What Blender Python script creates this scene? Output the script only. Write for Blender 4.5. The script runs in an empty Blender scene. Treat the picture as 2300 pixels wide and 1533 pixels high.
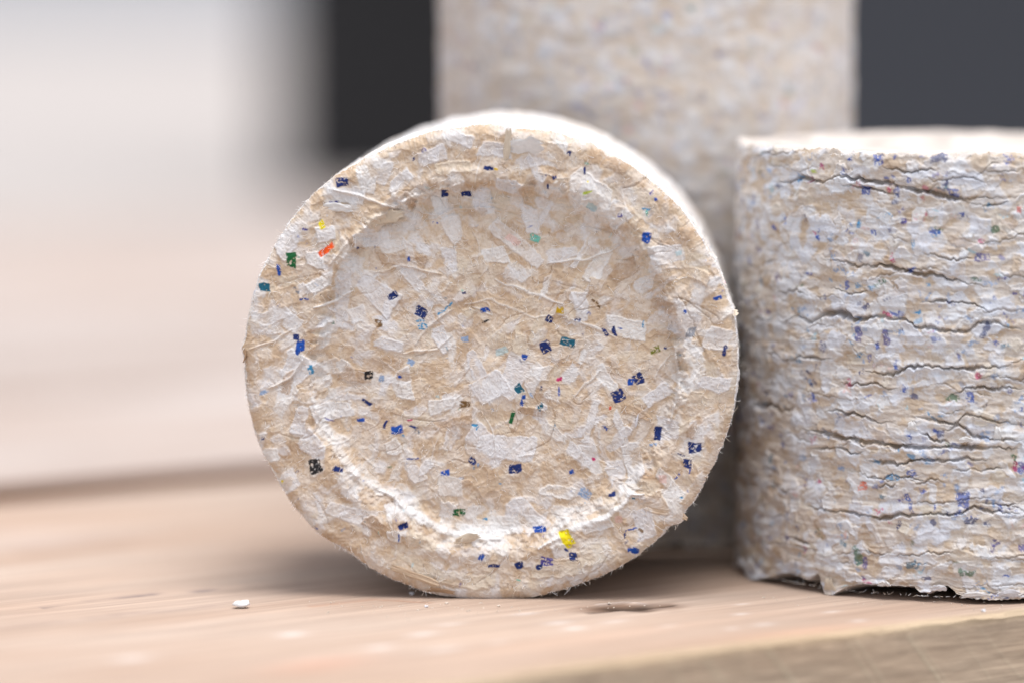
import bpy, math
import numpy as np

# ------------------------------------------------------------------ scale and view
K = 6.36e-5                       # metres per "photo pixel" at the focused face
F = 9350.0                        # focal length in those pixels
PITCH = math.radians(5.84)
H = 1536.0                        # camera height over the boards
D = 9296.0                        # distance of the lying briquette's face
sc = bpy.context.scene
COL = sc.collection

cam = bpy.data.cameras.new('camera')
cam.sensor_width = 36.0
cam.lens = F / 2300 * 36
cam.clip_start = 0.02
cam.clip_end = 200
cam.dof.use_dof = True
cam.dof.focus_distance = 9352 * K
cam.dof.aperture_fstop = 5.8
camo = bpy.data.objects.new('camera', cam)
COL.objects.link(camo)
camo.location = (0, 0, H * K)
camo.rotation_euler = (math.pi / 2 - PITCH, 0, 0)
sc.camera = camo

SUN_DIR = (0.11, -0.14, 0.92)
world = bpy.data.worlds.new('World')
sc.world = world
world.use_nodes = True
nt = world.node_tree
bg = nt.nodes['Background']
sky = nt.nodes.new('ShaderNodeTexSky')
sky.sky_type = 'NISHITA'
sky.sun_disc = False
sky.sun_elevation = math.asin(SUN_DIR[2] / math.sqrt(sum(v * v for v in SUN_DIR)))
sky.sun_rotation = math.atan2(SUN_DIR[0], SUN_DIR[1])
sky.air_density = 1.0
sky.dust_density = 3.0
hs = nt.nodes.new('ShaderNodeHueSaturation')
hs.inputs['Saturation'].default_value = 0.36
nt.links.new(sky.outputs[0], hs.inputs['Color'])
nt.links.new(hs.outputs[0], bg.inputs['Color'])
bg.inputs['Strength'].default_value = 0.10

from mathutils import Vector
sun = bpy.data.lights.new('sun', 'SUN')
sun.energy = 1.5
sun.angle = math.radians(40)
sun.color = (1.0, 0.985, 0.965)
suno = bpy.data.objects.new('sun', sun)
COL.objects.link(suno)
suno.rotation_euler = Vector(SUN_DIR).to_track_quat('Z', 'Y').to_euler()
suno.location = (0.5, 0.2, 1)

sc.view_settings.view_transform = 'Standard'
sc.view_settings.look = 'None'
sc.view_settings.gamma = 1
sc.view_settings.use_curve_mapping = False
sc.view_settings.exposure = 1.22
sc.cycles.max_bounces = 8
sc.cycles.diffuse_bounces = 4
sc.cycles.use_denoising = True

# ------------------------------------------------------------------ helpers
def s2l(c):
    c = np.asarray(c, float) / 255.0
    return np.where(c <= 0.04045, c / 12.92, ((c + 0.055) / 1.055) ** 2.4)

CP, SP = math.cos(PITCH), math.sin(PITCH)
def ray(x, y):
    a, b = (x - 1150) / F, (y - 766.5) / F
    return np.array([a, CP - b * SP, -SP - b * CP])
def ground(x, y, z=0.0):
    d = ray(x, y); t = (z - H) / d[2]
    return np.array([d[0] * t, d[1] * t])

def sm(a, b, x):
    t = np.clip((x - a) / (b - a), 0, 1)
    return t * t * (3 - 2 * t)

def vnoise(rng, Hh, W, cy, cx):
    g = rng.uniform(-1, 1, (int(Hh / cy) + 3, int(W / cx) + 3))
    y = np.arange(Hh) / cy; x = np.arange(W) / cx
    iy = y.astype(int); ix = x.astype(int)
    fy = y - iy; fx = x - ix
    fy = (fy * fy * (3 - 2 * fy))[:, None]; fx = (fx * fx * (3 - 2 * fx))[None, :]
    r0 = g[iy][:, ix] * (1 - fx) + g[iy][:, ix + 1] * fx
    r1 = g[iy + 1][:, ix] * (1 - fx) + g[iy + 1][:, ix + 1] * fx
    return r0 * (1 - fy) + r1 * fy

def fbm(rng, Hh, W, cy, cx, octv=3, gain=0.5):
    o = 0; a = 1.0
    for _ in range(octv):
        o = o + a * vnoise(rng, Hh, W, max(cy, 1.01), max(cx, 1.01))
        a *= gain; cy /= 2; cx /= 2
    return o

def noise1(rng, n, cell, period=None):
    """1-D smooth noise, periodic when period is given (in cells)"""
    k = max(3, int(round(n / cell)))
    g = rng.uniform(-1, 1, k)
    x = np.arange(n) / n * k
    i = x.astype(int) % k; f = x - np.floor(x); f = f * f * (3 - 2 * f)
    return g[i] * (1 - f) + g[(i + 1) % k] * f

def blur3(a, n=1):
    for _ in range(n):
        p = np.pad(a, 1, mode='edge')
        a = (p[:-2, 1:-1] + 2 * p[1:-1, 1:-1] + p[2:, 1:-1]) / 4
        p = np.pad(a, 1, mode='edge')
        a = (p[1:-1, :-2] + 2 * p[1:-1, 1:-1] + p[1:-1, 2:]) / 4
    return a

TAN = s2l((213, 189, 163)); TAN2 = s2l((227, 212, 197)); BROWN = s2l((186, 156, 128))
WHITE = s2l((229, 229, 235)); WHITE2 = s2l((238, 237, 237)); CREAM = s2l((223, 209, 190))
NAVY = s2l((16, 44, 110)); BLUE = s2l((16, 78, 172)); SKYB = s2l((60, 150, 200)); PALEB = s2l((150, 172, 205))
TEAL = s2l((20, 100, 125)); GREEN = s2l((5, 95, 50)); OLIVE = s2l((120, 125, 40)); YELLOW = s2l((240, 220, 20))
ORANGE = s2l((240, 90, 25)); BLACK = s2l((32, 32, 36)); MAG = s2l((200, 45, 110)); VIOLET = s2l((80, 75, 150))
BRN2 = s2l((120, 90, 55)); GREY = s2l((150, 152, 160)); LIME = s2l((195, 215, 50)); MUST = s2l((205, 165, 20))
PALEC = s2l((175, 212, 222)); PINK = s2l((232, 190, 182)); RED = s2l((215, 75, 55)); SEA = s2l((120, 195, 180))
INKS = dict(n=NAVY, b=BLUE, s=SKYB, p=PALEB, t=TEAL, g=GREEN, o=OLIVE, y=YELLOW, O=ORANGE, k=BLACK, m=MAG, v=VIOLET,
            w=BRN2, e=GREY, l=LIME, u=MUST, c=PALEC, i=PINK, r=RED, a=SEA)

class Map:
    """unwrapped surface of pressed paper: colour and height, one cell per photo pixel"""
    def __init__(s, Hh, W, seed, wob=(30, 30), brown=0.5, light=0.0):
        s.rng = r = np.random.default_rng(seed); s.H, s.W = Hh, W; s.inkq = []
        s.wx = fbm(r, Hh, W, 22, 22, 3, 0.6); s.wy = fbm(r, Hh, W, 22, 22, 3, 0.6)
        s.f1 = fbm(r, Hh, W, 5, 5, 2, 0.7)
        s.f2 = vnoise(r, Hh, W, 2.6, 2.6)
        m = sm(-0.5, 0.7, light + fbm(r, Hh, W, wob[0], wob[1], 3, 0.7) + 0.3 * s.f1)[..., None]
        s.col = TAN * (1 - m) + TAN2 * m
        m = sm(0.35, 0.9, fbm(r, Hh, W, wob[0] * 1.1, wob[1] * 2.0, 3, 0.6))[..., None] * brown
        s.col = s.col * (1 - m) + BROWN * m
        s.h0 = np.zeros((Hh, W)); s.h = np.zeros((Hh, W))
    def chip(s, cx, cy, L, Wd, ang, color, alpha=0.9, hh=2.0, tilt=0.0, rag=3.0, soft=2.0, taper=0.0, ink=None, skew=0.0, solid=0.45):
        R = 0.5 * math.hypot(L, Wd) * 1.35 + 6
        y0, y1 = max(0, int(cy - R)), min(s.H, int(cy + R) + 1)
        x0, x1 = max(0, int(cx - R)), min(s.W, int(cx + R) + 1)
        if y1 - y0 < 2 or x1 - x0 < 2: return
        sl = (slice(y0, y1), slice(x0, x1))
        yy, xx = np.mgrid[y0:y1, x0:x1].astype(float)
        dx = xx - cx + s.wx[sl] * rag; dy = yy - cy + s.wy[sl] * rag
        a = math.radians(ang); ca, sa = math.cos(a), math.sin(a)
        u = dx * ca - dy * sa; v = dx * sa + dy * ca           # ang counter-clockwise on the picture
        v = v + skew * u
        hw = 0.5 * Wd * (1 + taper * u / (0.5 * L))
        hw = np.maximum(hw, 0.15 * Wd)
        du = np.abs(u) - 0.5 * L; dv = np.abs(v) - hw
        dd = np.maximum(du, dv)
        if ink is None and L > 14:
            for _c in range(s.rng.integers(0, 3)):          # torn corners
                ca_ = s.rng.choice([-1, 1]) * s.rng.uniform(0.5, 1.1); sg = s.rng.choice([-1, 1]); k_ = s.rng.uniform(0.55, 0.95)
                cn, sn = math.cos(ca_), math.sin(ca_)
                dd = np.maximum(dd, (sg * u * cn + v * sn) - k_ * (0.5 * L * abs(cn) + 0.5 * Wd * abs(sn)))
            dd = dd + 0.9 * np.exp(np.minimum(du, 0) / 6.0) * s.f2[sl] * rag * 0.5
        d = dd + 0.25 * np.maximum(0, 6 + np.minimum(du, dv)) * 0.5 - 0.6
        m = sm(soft, -soft, d + s.f1[sl] * min(1.5, soft * 0.6))
        if ink is not None:
            m = m * sm(ink - 0.25, ink + 0.25, s.f1[sl] * 0.6 + s.f2[sl] * 0.6 + 0.25 * s.wx[sl])
        oy_, ox_ = s.rng.integers(0, s.H - (y1 - y0) + 1), s.rng.integers(0, s.W - (x1 - x0) + 1)
        s2 = (slice(oy_, oy_ + y1 - y0), slice(ox_, ox_ + x1 - x0))
        patch = 1.0 if ink is not None else solid + (1 - solid) * sm(-0.9, 0.25, s.wy[s2] + 0.35 * s.f1[s2])
        mc = (m * alpha * patch * (1 - (0.10 if ink is None else 0.0) * (1 + s.f2[sl])))[..., None]
        tone = (1 + 0.04 * s.f1[sl])[..., None]
        s.col[sl] = s.col[sl] * (1 - mc) + color * tone * mc
        if hh or tilt:
            hn = 0.55 * s.h[sl] + 0.45 * s.h0[sl] + hh + tilt * u / L
            edge = hh * 0.35 * np.exp(-((d + 2.5) / 2.0) ** 2)      # turned-up chip edge
            s.h[sl] = s.h[sl] * (1 - m) + (hn + edge) * m
    def ink(s, *a): s.inkq.append(a)
    def flush_ink(s):
        for a in s.inkq: s.chip(*a)
        s.inkq = []
    def strand(s, pts, w, color, alpha, hh, wob=3.0):
        P = np.array(pts, float)
        seg = np.hypot(*np.diff(P, axis=0).T); cum = np.r_[0, np.cumsum(seg)]
        n = max(4, int(cum[-1] / 1.2)); t = np.linspace(0, cum[-1], n)
        xs = np.interp(t, cum, P[:, 0]) + wob * noise1(s.rng, n, 30); ys = np.interp(t, cum, P[:, 1]) + wob * noise1(s.rng, n, 22)
        R = int(w * 2 + 3)
        acc = {}
        y0, y1 = int(max(0, ys.min() - R)), int(min(s.H, ys.max() + R)); x0, x1 = int(max(0, xs.min() - R)), int(min(s.W, xs.max() + R))
        if y1 - y0 < 3 or x1 - x0 < 3: return
        m = np.zeros((y1 - y0, x1 - x0))
        for k in range(n):
            ww = w * (0.35 + 0.65 * math.sin(math.pi * (k + 0.5) / n)) 
            yi0, yi1 = max(y0, int(ys[k] - R)), min(y1, int(ys[k] + R) + 1); xi0, xi1 = max(x0, int(xs[k] - R)), min(x1, int(xs[k] + R) + 1)
            if yi1 <= yi0 or xi1 <= xi0: continue
            yy, xx = np.mgrid[yi0:yi1, xi0:xi1]
            g = np.exp(-(((yy - ys[k]) ** 2 + (xx - xs[k]) ** 2) / (ww * ww)))
            v = m[yi0 - y0:yi1 - y0, xi0 - x0:xi1 - x0]
            np.maximum(v, g, out=v)
        sl = (slice(y0, y1), slice(x0, x1))
        mc = (sm(0.25, 0.75, m) * alpha)[..., None]
        s.col[sl] = s.col[sl] * (1 - mc) + np.asarray(color) * mc
        s.h[sl] += hh * m
    def fibres(s, n, length, color, alpha, hh, horiz=0.0):
        r = s.rng; k = int(length * 1.4)
        x = r.uniform(0, s.W, n); y = r.uniform(0, s.H, n)
        a = r.uniform(0, 2 * np.pi, n) if not horiz else r.normal(0, horiz, n) + np.pi * r.integers(0, 2, n)
        # neighbouring fibres lie roughly together
        xi, yi = np.clip(x.astype(int), 0, s.W - 1), np.clip(y.astype(int), 0, s.H - 1)
        a = a * 0.55 + s.wx[yi, xi] * 2.6
        c = r.normal(0, 0.05, n)
        acc = np.zeros((s.H, s.W))
        for q in range(k):
            x = x + np.cos(a) * 0.8; y = y + np.sin(a) * 0.8; a = a + c
            xi = x.astype(int); yi = y.astype(int)
            ok = (xi >= 0) & (xi < s.W - 1) & (yi >= 0) & (yi < s.H - 1)
            np.add.at(acc, (yi[ok], xi[ok]), 0.7)
        acc = np.clip(blur3(np.clip(acc, 0, 1.6)), 0, 1)
        m = (acc * alpha)[..., None]
        s.col = s.col * (1 - m) + np.asarray(color) * m
        s.h += acc * hh
    def random_chips(s, n, lr, wr, horiz=None, alpha=(0.45, 0.95), pw=0.72, hh=(0.8, 3.0), tilt=2.5, rag=4, soft=(1.2, 4)):
        r = s.rng
        for _ in range(n):
            p = r.random()
            if p < pw: c = mixw(r)
            elif p < pw + (1 - pw) * 0.45: c = CREAM
            elif p < pw + (1 - pw) * 0.8: c = TAN * r.uniform(0.92, 1.06)
            else: c = BROWN * r.uniform(0.9, 1.15)
            a = r.uniform(0, 180) if horiz is None else r.normal(0, horiz)
            s.chip(r.uniform(0, s.W), r.uniform(0, s.H), r.uniform(*lr), r.uniform(*wr), a, c, r.uniform(*alpha),
                   r.uniform(*hh), r.normal(0, tilt), rag * r.uniform(0.4, 1.5), r.uniform(*soft), r.uniform(-0.4, 0.4), None, r.uniform(-0.3, 0.3))
    def sample(s, A, x, y):
        x = np.clip(x, 0, s.W - 1.001); y = np.clip(y, 0, s.H - 1.001)
        xi = x.astype(int); yi = y.astype(int); fx = x - xi; fy = y - yi
        if A.ndim == 3: fx = fx[..., None]; fy = fy[..., None]
        return (A[yi, xi] * (1 - fx) * (1 - fy) + A[yi, xi + 1] * fx * (1 - fy) + A[yi + 1, xi] * (1 - fx) * fy + A[yi + 1, xi + 1] * fx * fy)
def mixw(r):
    q = r.uniform(0, 1); return WHITE * (1 - q) + WHITE2 * q

# ------------------------------------------------------------------ meshes from grids
def build(name, grids, mat, parent=None, loc=(0, 0, 0), rotz=0.0, smooth=True):
    """grids: list of (P[n,m,3], C[n,m,3] or None, closed_in_m); coordinates in photo pixels, local"""
    V, Cc, Q = [], [], []; off = 0
    for P, C, closed in grids:
        n, m, _ = P.shape
        V.append(P.reshape(-1, 3)); Cc.append(C.reshape(-1, 3))
        i, j = np.meshgrid(np.arange(n - 1), np.arange(m if closed else m - 1), indexing='ij')
        j2 = (j + 1) % m
        q = np.stack([i * m + j, i * m + j2, (i + 1) * m + j2, (i + 1) * m + j], -1).reshape(-1, 4) + off
        Q.append(q); off += n * m
    V = np.concatenate(V) * K; Cc = np.concatenate(Cc); Q = np.concatenate(Q)
    me = bpy.data.meshes.new(name)
    me.vertices.add(len(V)); me.vertices.foreach_set('co', V.astype(np.float32).ravel())
    me.loops.add(Q.size); me.loops.foreach_set('vertex_index', Q.astype(np.int32).ravel())
    me.polygons.add(len(Q)); me.polygons.foreach_set('loop_start', (np.arange(len(Q)) * 4).astype(np.int32))
    me.update(calc_edges=True)
    at = me.color_attributes.new('tint', 'FLOAT_COLOR', 'POINT')
    at.data.foreach_set('color', np.c_[np.clip(Cc * 0.77, 0.003, 0.9), np.ones(len(Cc))].astype(np.float32).ravel())
    me.polygons.foreach_set('use_smooth', np.full(len(Q), smooth))
    me.materials.append(mat)
    o = bpy.data.objects.new(name, me); COL.objects.link(o)
    o.location = [v * K for v in loc]; o.rotation_euler = (0, 0, rotz)
    if parent: o.parent = parent
    return o
def tag(o, label=None, cat=None, group=None, kind=None):
    if label: o['label'] = label
    if cat: o['category'] = cat
    if group: o['group'] = group
    if kind: o['kind'] = kind
    return o

def paper_mat(name, bump=0.25, bscale=4500):
    m = bpy.data.materials.new(name); m.use_nodes = True
    t = m.node_tree; b = t.nodes['Principled BSDF']
    at = t.nodes.new('ShaderNodeAttribute'); at.attribute_name = 'tint'
    tc = t.nodes.new('ShaderNodeTexCoord')
    n1 = t.nodes.new('ShaderNodeTexNoise'); n1.inputs['Scale'].default_value = bscale * 0.5; n1.inputs['Detail'].default_value = 5; n1.inputs['Roughness'].default_value = 0.7
    t.links.new(tc.outputs['Object'], n1.inputs['Vector'])
    mr = t.nodes.new('ShaderNodeMapRange'); mr.inputs['From Min'].default_value = 0.25; mr.inputs['From Max'].default_value = 0.75
    mr.inputs['To Min'].default_value = 0.90; mr.inputs['To Max'].default_value = 1.08
    t.links.new(n1.outputs['Fac'], mr.inputs['Value'])
    mx = t.nodes.new('ShaderNodeVectorMath'); mx.operation = 'SCALE'
    t.links.new(at.outputs['Color'], mx.inputs[0]); t.links.new(mr.outputs[0], mx.inputs['Scale'])
    t.links.new(mx.outputs[0], b.inputs['Base Color'])
    n2 = t.nodes.new('ShaderNodeTexNoise'); n2.inputs['Scale'].default_value = bscale; n2.inputs['Detail'].default_value = 4; n2.inputs['Roughness'].default_value = 0.65
    t.links.new(tc.outputs['Object'], n2.inputs['Vector'])
    bp = t.nodes.new('ShaderNodeBump'); bp.inputs['Strength'].default_value = bump; bp.inputs['Distance'].default_value = 2.0 * K
    t.links.new(n2.outputs['Fac'], bp.inputs['Height']); t.links.new(bp.outputs[0], b.inputs['Normal'])
    b.inputs['Roughness'].default_value = 0.85
    b.inputs['Specular IOR Level'].default_value = 0.12
    b.inputs['Sheen Weight'].default_value = 0.03; b.inputs['Sheen Roughness'].default_value = 0.6
    return m
PAPER = paper_mat('pressed_paper')

# ------------------------------------------------------------------ setting: planks, ground
YAW = math.radians(34.5)
U = np.array([math.cos(YAW), math.sin(YAW)]); N = np.array([-math.sin(YAW), math.cos(YAW)])
G0 = ground(1000, 1532)
def st(x, y):
    g = ground(x, y) - G0
    return float(g @ U), float(g @ N)
def front_sz(x, y):
    """photo pixel -> (s, z) on the plank's sawn front face"""
    d = ray(x, y); nn = np.array([N[0], N[1], 0]); p0 = np.array([G0[0], G0[1], 0]); c = np.array([0, 0, H])
    t = ((p0 - c) @ nn) / (d @ nn); P = c + d * t
    return float((P[:2] - G0) @ U), float(P[2])

def wood_mat(name, gs=1.0):
    m = bpy.data.materials.new(name); m.use_nodes = True
    t = m.node_tree; b = t.nodes['Principled BSDF']; L = t.links.new
    at = t.nodes.new('ShaderNodeAttribute'); at.attribute_name = 'tint'
    tc = t.nodes.new('ShaderNodeTexCoord')
    def noise(sc_, detail, rough=0.6, dist=0.0):
        mp = t.nodes.new('ShaderNodeMapping'); mp.inputs['Scale'].default_value = sc_
        L(tc.outputs['Object'], mp.inputs['Vector'])
        n = t.nodes.new('ShaderNodeTexNoise'); n.inputs['Scale'].default_value = 1; n.inputs['Detail'].default_value = detail
        n.inputs['Roughness'].default_value = rough; n.inputs['Distortion'].default_value = dist
        L(mp.outputs[0], n.inputs['Vector']); return n.outputs['Fac']
    def rng(v, a, b_, c, d):
        r = t.nodes.new('ShaderNodeMapRange'); r.inputs['From Min'].default_value = a; r.inputs['From Max'].default_value = b_
        r.inputs['To Min'].default_value = c; r.inputs['To Max'].default_value = d; L(v, r.inputs['Value']); return r.outputs[0]
    g1 = noise((10, 300, 300), 4, 0.65, 0.8)       # growth rings
    g2 = noise((60, 2200, 2200), 3, 0.7)          # fine fibre
    g3 = noise((9, 34, 34), 3, 0.55)              # broad stains
    def mul(a, b_):
        x = t.nodes.new('ShaderNodeMath'); x.operation = 'MULTIPLY'; L(a, x.inputs[0]); L(b_, x.inputs[1]); return x.outputs[0]
    g4 = noise((22, 650, 650), 4, 0.7, 0.3)
    fac0 = mul(rng(g1, 0.3, 0.7, 0.84, 1.07), rng(g2, 0.3, 0.7, 0.88, 1.07))
    fac = mul(fac0, rng(g4, 0.32, 0.68, 0.82, 1.08))
    cr = t.nodes.new('ShaderNodeValToRGB')
    cr.color_ramp.elements[0].position = 0.34; cr.color_ramp.elements[0].color = (0.90, 0.81, 0.75, 1)
    cr.color_ramp.elements[1].position = 0.62; cr.color_ramp.elements[1].color = (1.04, 1.04, 1.05, 1)
    L(g3, cr.inputs[0])
    vm = t.nodes.new('ShaderNodeVectorMath'); vm.operation = 'MULTIPLY'; L(at.outputs['Color'], vm.inputs[0]); L(cr.outputs[0], vm.inputs[1])
    v2 = t.nodes.new('ShaderNodeVectorMath'); v2.operation = 'SCALE'; L(vm.outputs[0], v2.inputs[0]); L(fac, v2.inputs['Scale'])
    L(v2.outputs[0], b.inputs['Base Color'])
    bp = t.nodes.new('ShaderNodeBump'); bp.inputs['Strength'].default_value = 0.5; bp.inputs['Distance'].default_value = 1.5 * K
    L(g2, bp.inputs['Height']); L(bp.outputs[0], b.inputs['Normal'])
    b.inputs['Roughness'].default_value = 0.8; b.inputs['Specular IOR Level'].default_value = 0.2
    return m
WOOD = wood_mat('pale_pine')
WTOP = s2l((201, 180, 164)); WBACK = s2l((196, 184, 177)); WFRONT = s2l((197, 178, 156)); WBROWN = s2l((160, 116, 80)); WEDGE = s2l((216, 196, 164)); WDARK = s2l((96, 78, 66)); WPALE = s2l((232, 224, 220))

def plank(t0, t1, s0, s1, tone, seed, detailed=False, label='', thick=350):
    r = np.random.default_rng(seed); Wd = t1 - t0
    if detailed:
        S = np.r_[np.arange(s0, -420, 30), np.arange(-420, 1750, 4.0), np.arange(1750, s1 + 1, 30)]
        T = np.r_[np.arange(0, 60, 2.5), np.arange(60, 900, 4.0), np.arange(900, Wd, 25), Wd]
    else:
        S = np.linspace(s0, s1, 160); T = np.linspace(0, Wd, 60)
    n, m = len(T), len(S)
    SS, TT = np.meshgrid(S, T)
    C = np.ones((n, m, 3)) * ((WTOP if detailed else WBACK) * tone); Z = np.zeros((n, m))
    edge = np.zeros(m)
    if detailed:
        def put(x, y, ls, lt, ang, color, a, dz=0.0, p=2.0):
            cs, ct = st(x, y); A = math.radians(ang)
            u = (SS - cs) * math.cos(A) + (TT - ct) * math.sin(A); v = -(SS - cs) * math.sin(A) + (TT - ct) * math.cos(A)
            g = np.exp(-(np.abs(u / ls) ** p + np.abs(v / lt) ** p))
            nonlocal C, Z
            C = C * (1 - (g * a)[..., None]) + color * (g * a)[..., None]; Z = Z + dz * g
        def line(pts, w, color, a, dz=0.0):
            nonlocal C, Z
            q = np.array([st(*p_) for p_ in pts]); best = np.full((n, m), 1e9)
            for (a0, b0) in zip(q[:-1], q[1:]):
                d = b0 - a0; L2 = d @ d
                tt = np.clip(((SS - a0[0]) * d[0] + (TT - a0[1]) * d[1]) / L2, 0, 1)
                best = np.minimum(best, np.hypot(SS - a0[0] - tt * d[0], TT - a0[1] - tt * d[1]))
            best = best + 0.45 * w * vnoise(r, n, m, 7, 12)
            g = np.exp(-(best / w) ** 2)
            C = C * (1 - (g * a)[..., None]) + color * (g * a)[..., None]; Z = Z + dz * g
        # gouge in front of the lying briquette, a grain check at the left
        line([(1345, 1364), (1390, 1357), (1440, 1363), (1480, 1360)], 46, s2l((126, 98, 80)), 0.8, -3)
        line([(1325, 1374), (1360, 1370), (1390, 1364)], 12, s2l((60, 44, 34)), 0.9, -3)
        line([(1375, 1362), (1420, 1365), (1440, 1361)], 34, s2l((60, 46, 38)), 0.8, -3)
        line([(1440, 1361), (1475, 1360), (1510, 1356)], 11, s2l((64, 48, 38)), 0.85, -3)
        line([(1345, 1355), (1400, 1350), (1450, 1354)], 9, WPALE, 0.35, 3)
        line([(95, 1362), (190, 1350), (300, 1337), (330, 1333), (440, 1326), (570, 1316)], 6, s2l((120, 112, 116)), 0.75, -3)
        line([(250, 1378), (380, 1370), (520, 1352)], 14, s2l((150, 132, 124)), 0.35, -1)
        line([(0, 1410), (120, 1395), (260, 1382)], 20, s2l((160, 140, 130)), 0.3)
        line([(60, 1240), (240, 1225), (380, 1215)], 60, s2l((165, 140, 122)), 0.3)
        line([(700, 1360), (840, 1345), (960, 1352)], 10, s2l((190, 140, 110)), 0.35, -2)
        for (x, y, ls, lt, a) in [(1180, 1376, 34, 14, .6), (1253, 1398, 32, 16, .7), (1290, 1410, 26, 18, .7), (949, 1422, 38, 18, .75), (1667, 1355, 20, 9, .5),
                (1664, 1378, 20, 12, .7), (1716, 1401, 26, 14, .6), (1643, 1410, 18, 12, .5), (1868, 1373, 24, 12, .6), (1929, 1392, 20, 12, .8), (1381, 1395, 36, 14, .5),
                (997, 1456, 40, 20, .5), (655, 1423, 34, 22, .8), (296, 1477, 40, 26, .7), (853, 1453, 34, 20, .6), (1010, 1400, 36, 14, .5), (1500, 1405, 26, 10, .5), (1120, 1440, 30, 12, .4)]:
            put(x, y, ls, lt, r.uniform(-6, 6), WPALE, a)
        put(720, 1490, 130, 60, 5, s2l((226, 178, 156)), 0.5); put(1250, 1440, 260, 50, 0, s2l((222, 190, 168)), 0.5)
        put(1800, 1420, 200, 40, 0, s2l((226, 190, 164)), 0.5); put(80, 1210, 220, 160, 0, s2l((196, 176, 166)), 0.4)
        # raised splinters and a paler band along the broken edge
        edge = 5 * noise1(r, m, 60) + 3 * noise1(r, m, 14) + 2.5 * noise1(r, m, 5)
        band = np.exp(-(TT / (26 + 14 * noise1(r, m, 80)[None, :])) ** 2)
        C = C * (1 - 0.75 * band[..., None]) + WEDGE * 0.75 * band[..., None]
        fb = fbm(r, n, m, 3, 26, 3, 0.6)
        Z = Z + band * (3.5 * fb) - 7 * np.exp(-(TT / 5.0) ** 2)
        hollow = np.maximum(0, fbm(r, n, m, 9, 60, 2) - 0.2) * band
        Z -= 9 * hollow; C *= (1 - 0.12 * np.clip(hollow, 0, 1))[..., None]
        Z = Z + 1.2 * fbm(r, n, m, 40, 200, 3)
        fl = vnoise(r, n, m, 6, 60)[..., None]; C = C * (1 + 0.025 * fl)
    P = np.stack([SS, TT + edge[None, :] * np.exp(-TT / 25.0), Z], -1)
    grids = [(P, C, False)]
    # sawn front face, back face, ends, underside
    nz = 90 if detailed else 6
    zz = np.linspace(0, 1, nz)
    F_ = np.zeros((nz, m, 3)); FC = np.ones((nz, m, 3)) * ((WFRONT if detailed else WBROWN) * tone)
    F_[..., 0] = S; F_[..., 1] = (P[0, :, 1])[None, :] * np.exp(-zz[:, None] * 12); F_[..., 2] = P[0, :, 2][None, :] * (1 - zz[:, None]) - thick * zz[:, None]
    if detailed:
        Zf = F_[..., 2]; Sf = np.broadcast_to(S, Zf.shape)
        FC *= (1 + 0.05 * fbm(r, nz, m, 3, 50, 3))[..., None]
        for (xa, ya, xb, yb, w, a) in [(1722, 1455, 1790, 1540, 4, .8), (1905, 1445, 1965, 1540, 2.5, .6), (1925, 1440, 1990, 1540, 3, .5), (2040, 1430, 2120, 1540, 3.5, .8),
                (2052, 1428, 2135, 1540, 2, .5), (1500, 1478, 1535, 1540, 7, .4), (1585, 1480, 1630, 1540, 7, .5), (2150, 1420, 2200, 1490, 2, .3), (2195, 1405, 2300, 1530, 2.5, .3),
                (1660, 1470, 1700, 1540, 3, .3), (1410, 1500, 1440, 1540, 6, .3)]:
            a0 = np.array(front_sz(xa, ya)); b0 = np.array(front_sz(xb, yb)); d = (b0 - a0) * 3; L2 = d @ d
            tt = np.clip(((Sf - a0[0]) * d[0] + (Zf - a0[1]) * d[1]) / L2, 0, 1)
            dd = np.hypot(Sf - a0[0] - tt * d[0], Zf - a0[1] - tt * d[1]) + 0.5 * w * r.uniform(-1, 1, Zf.shape)
            g = (np.exp(-(dd / w) ** 2) * a)[..., None]; FC = FC * (1 - g) + s2l((206, 194, 170)) * g
            F_[..., 1] -= 2 * g[..., 0]
        g = np.exp(-((Zf + 6) / 10.0) ** 2)[..., None] * 0.7; FC = FC * (1 - g) + WEDGE * g
        F_[..., 1] += 1.2 * fbm(r, nz, m, 4, 20, 3)
        F_[0] = P[0]
    grids.append((F_[::-1].copy(), FC[::-1].copy(), False))
    B = np.zeros((4, m, 3)); B[..., 0] = S; B[..., 1] = P[-1, :, 1]; B[..., 2] = P[-1, :, 2][None] + np.linspace(0, -thick, 4)[:, None]
    grids.append((B, np.ones((4, m, 3)) * WFRONT, False))
    for e in (0, -1):
        E = np.zeros((4, n, 3)); E[..., 0] = P[:, e, 0]; E[..., 1] = P[:, e, 1]; E[..., 2] = P[:, e, 2][None] + np.linspace(0, -thick, 4)[:, None]
        grids.append((E if e == 0 else E[::-1].copy(), np.ones((4, n, 3)) * WFRONT, False))
    Bt = np.array([[[S[0], 0, -thick], [S[-1], 0, -thick]], [[S[0], Wd, -thick], [S[-1], Wd, -thick]]], float)
    grids.append((Bt[::-1].copy(), np.ones((2, 2, 3)) * WFRONT, False))
    base = G0 + N * t0
    o = build('wooden_plank', grids, WOOD, loc=(base[0], base[1], 0), rotz=YAW)
    return tag(o, label, 'plank', 'pale pine planks of the deck')

plank(0, 2801, -4200, 3400, 1.0, 11, True, 'nearest pale pine plank with splintered front edge, carrying the briquettes')
plank(3090, 4880, -5200, 4800, 1.04, 12, False, 'blurred pine plank just behind the brown gap at the left')
plank(4925, 7000, -6500, 6200, 0.94, 13, False, 'blurred pinkish plank, third one back from the front edge')
plank(7035, 9300, -8000, 7500, 1.02, 14, False, 'blurred plank, fourth one back from the front edge')
plank(9325, 11800, -9500, 8500, 1.0, 15, False, 'farthest blurred plank, where the deck fades into pale ground')

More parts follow.
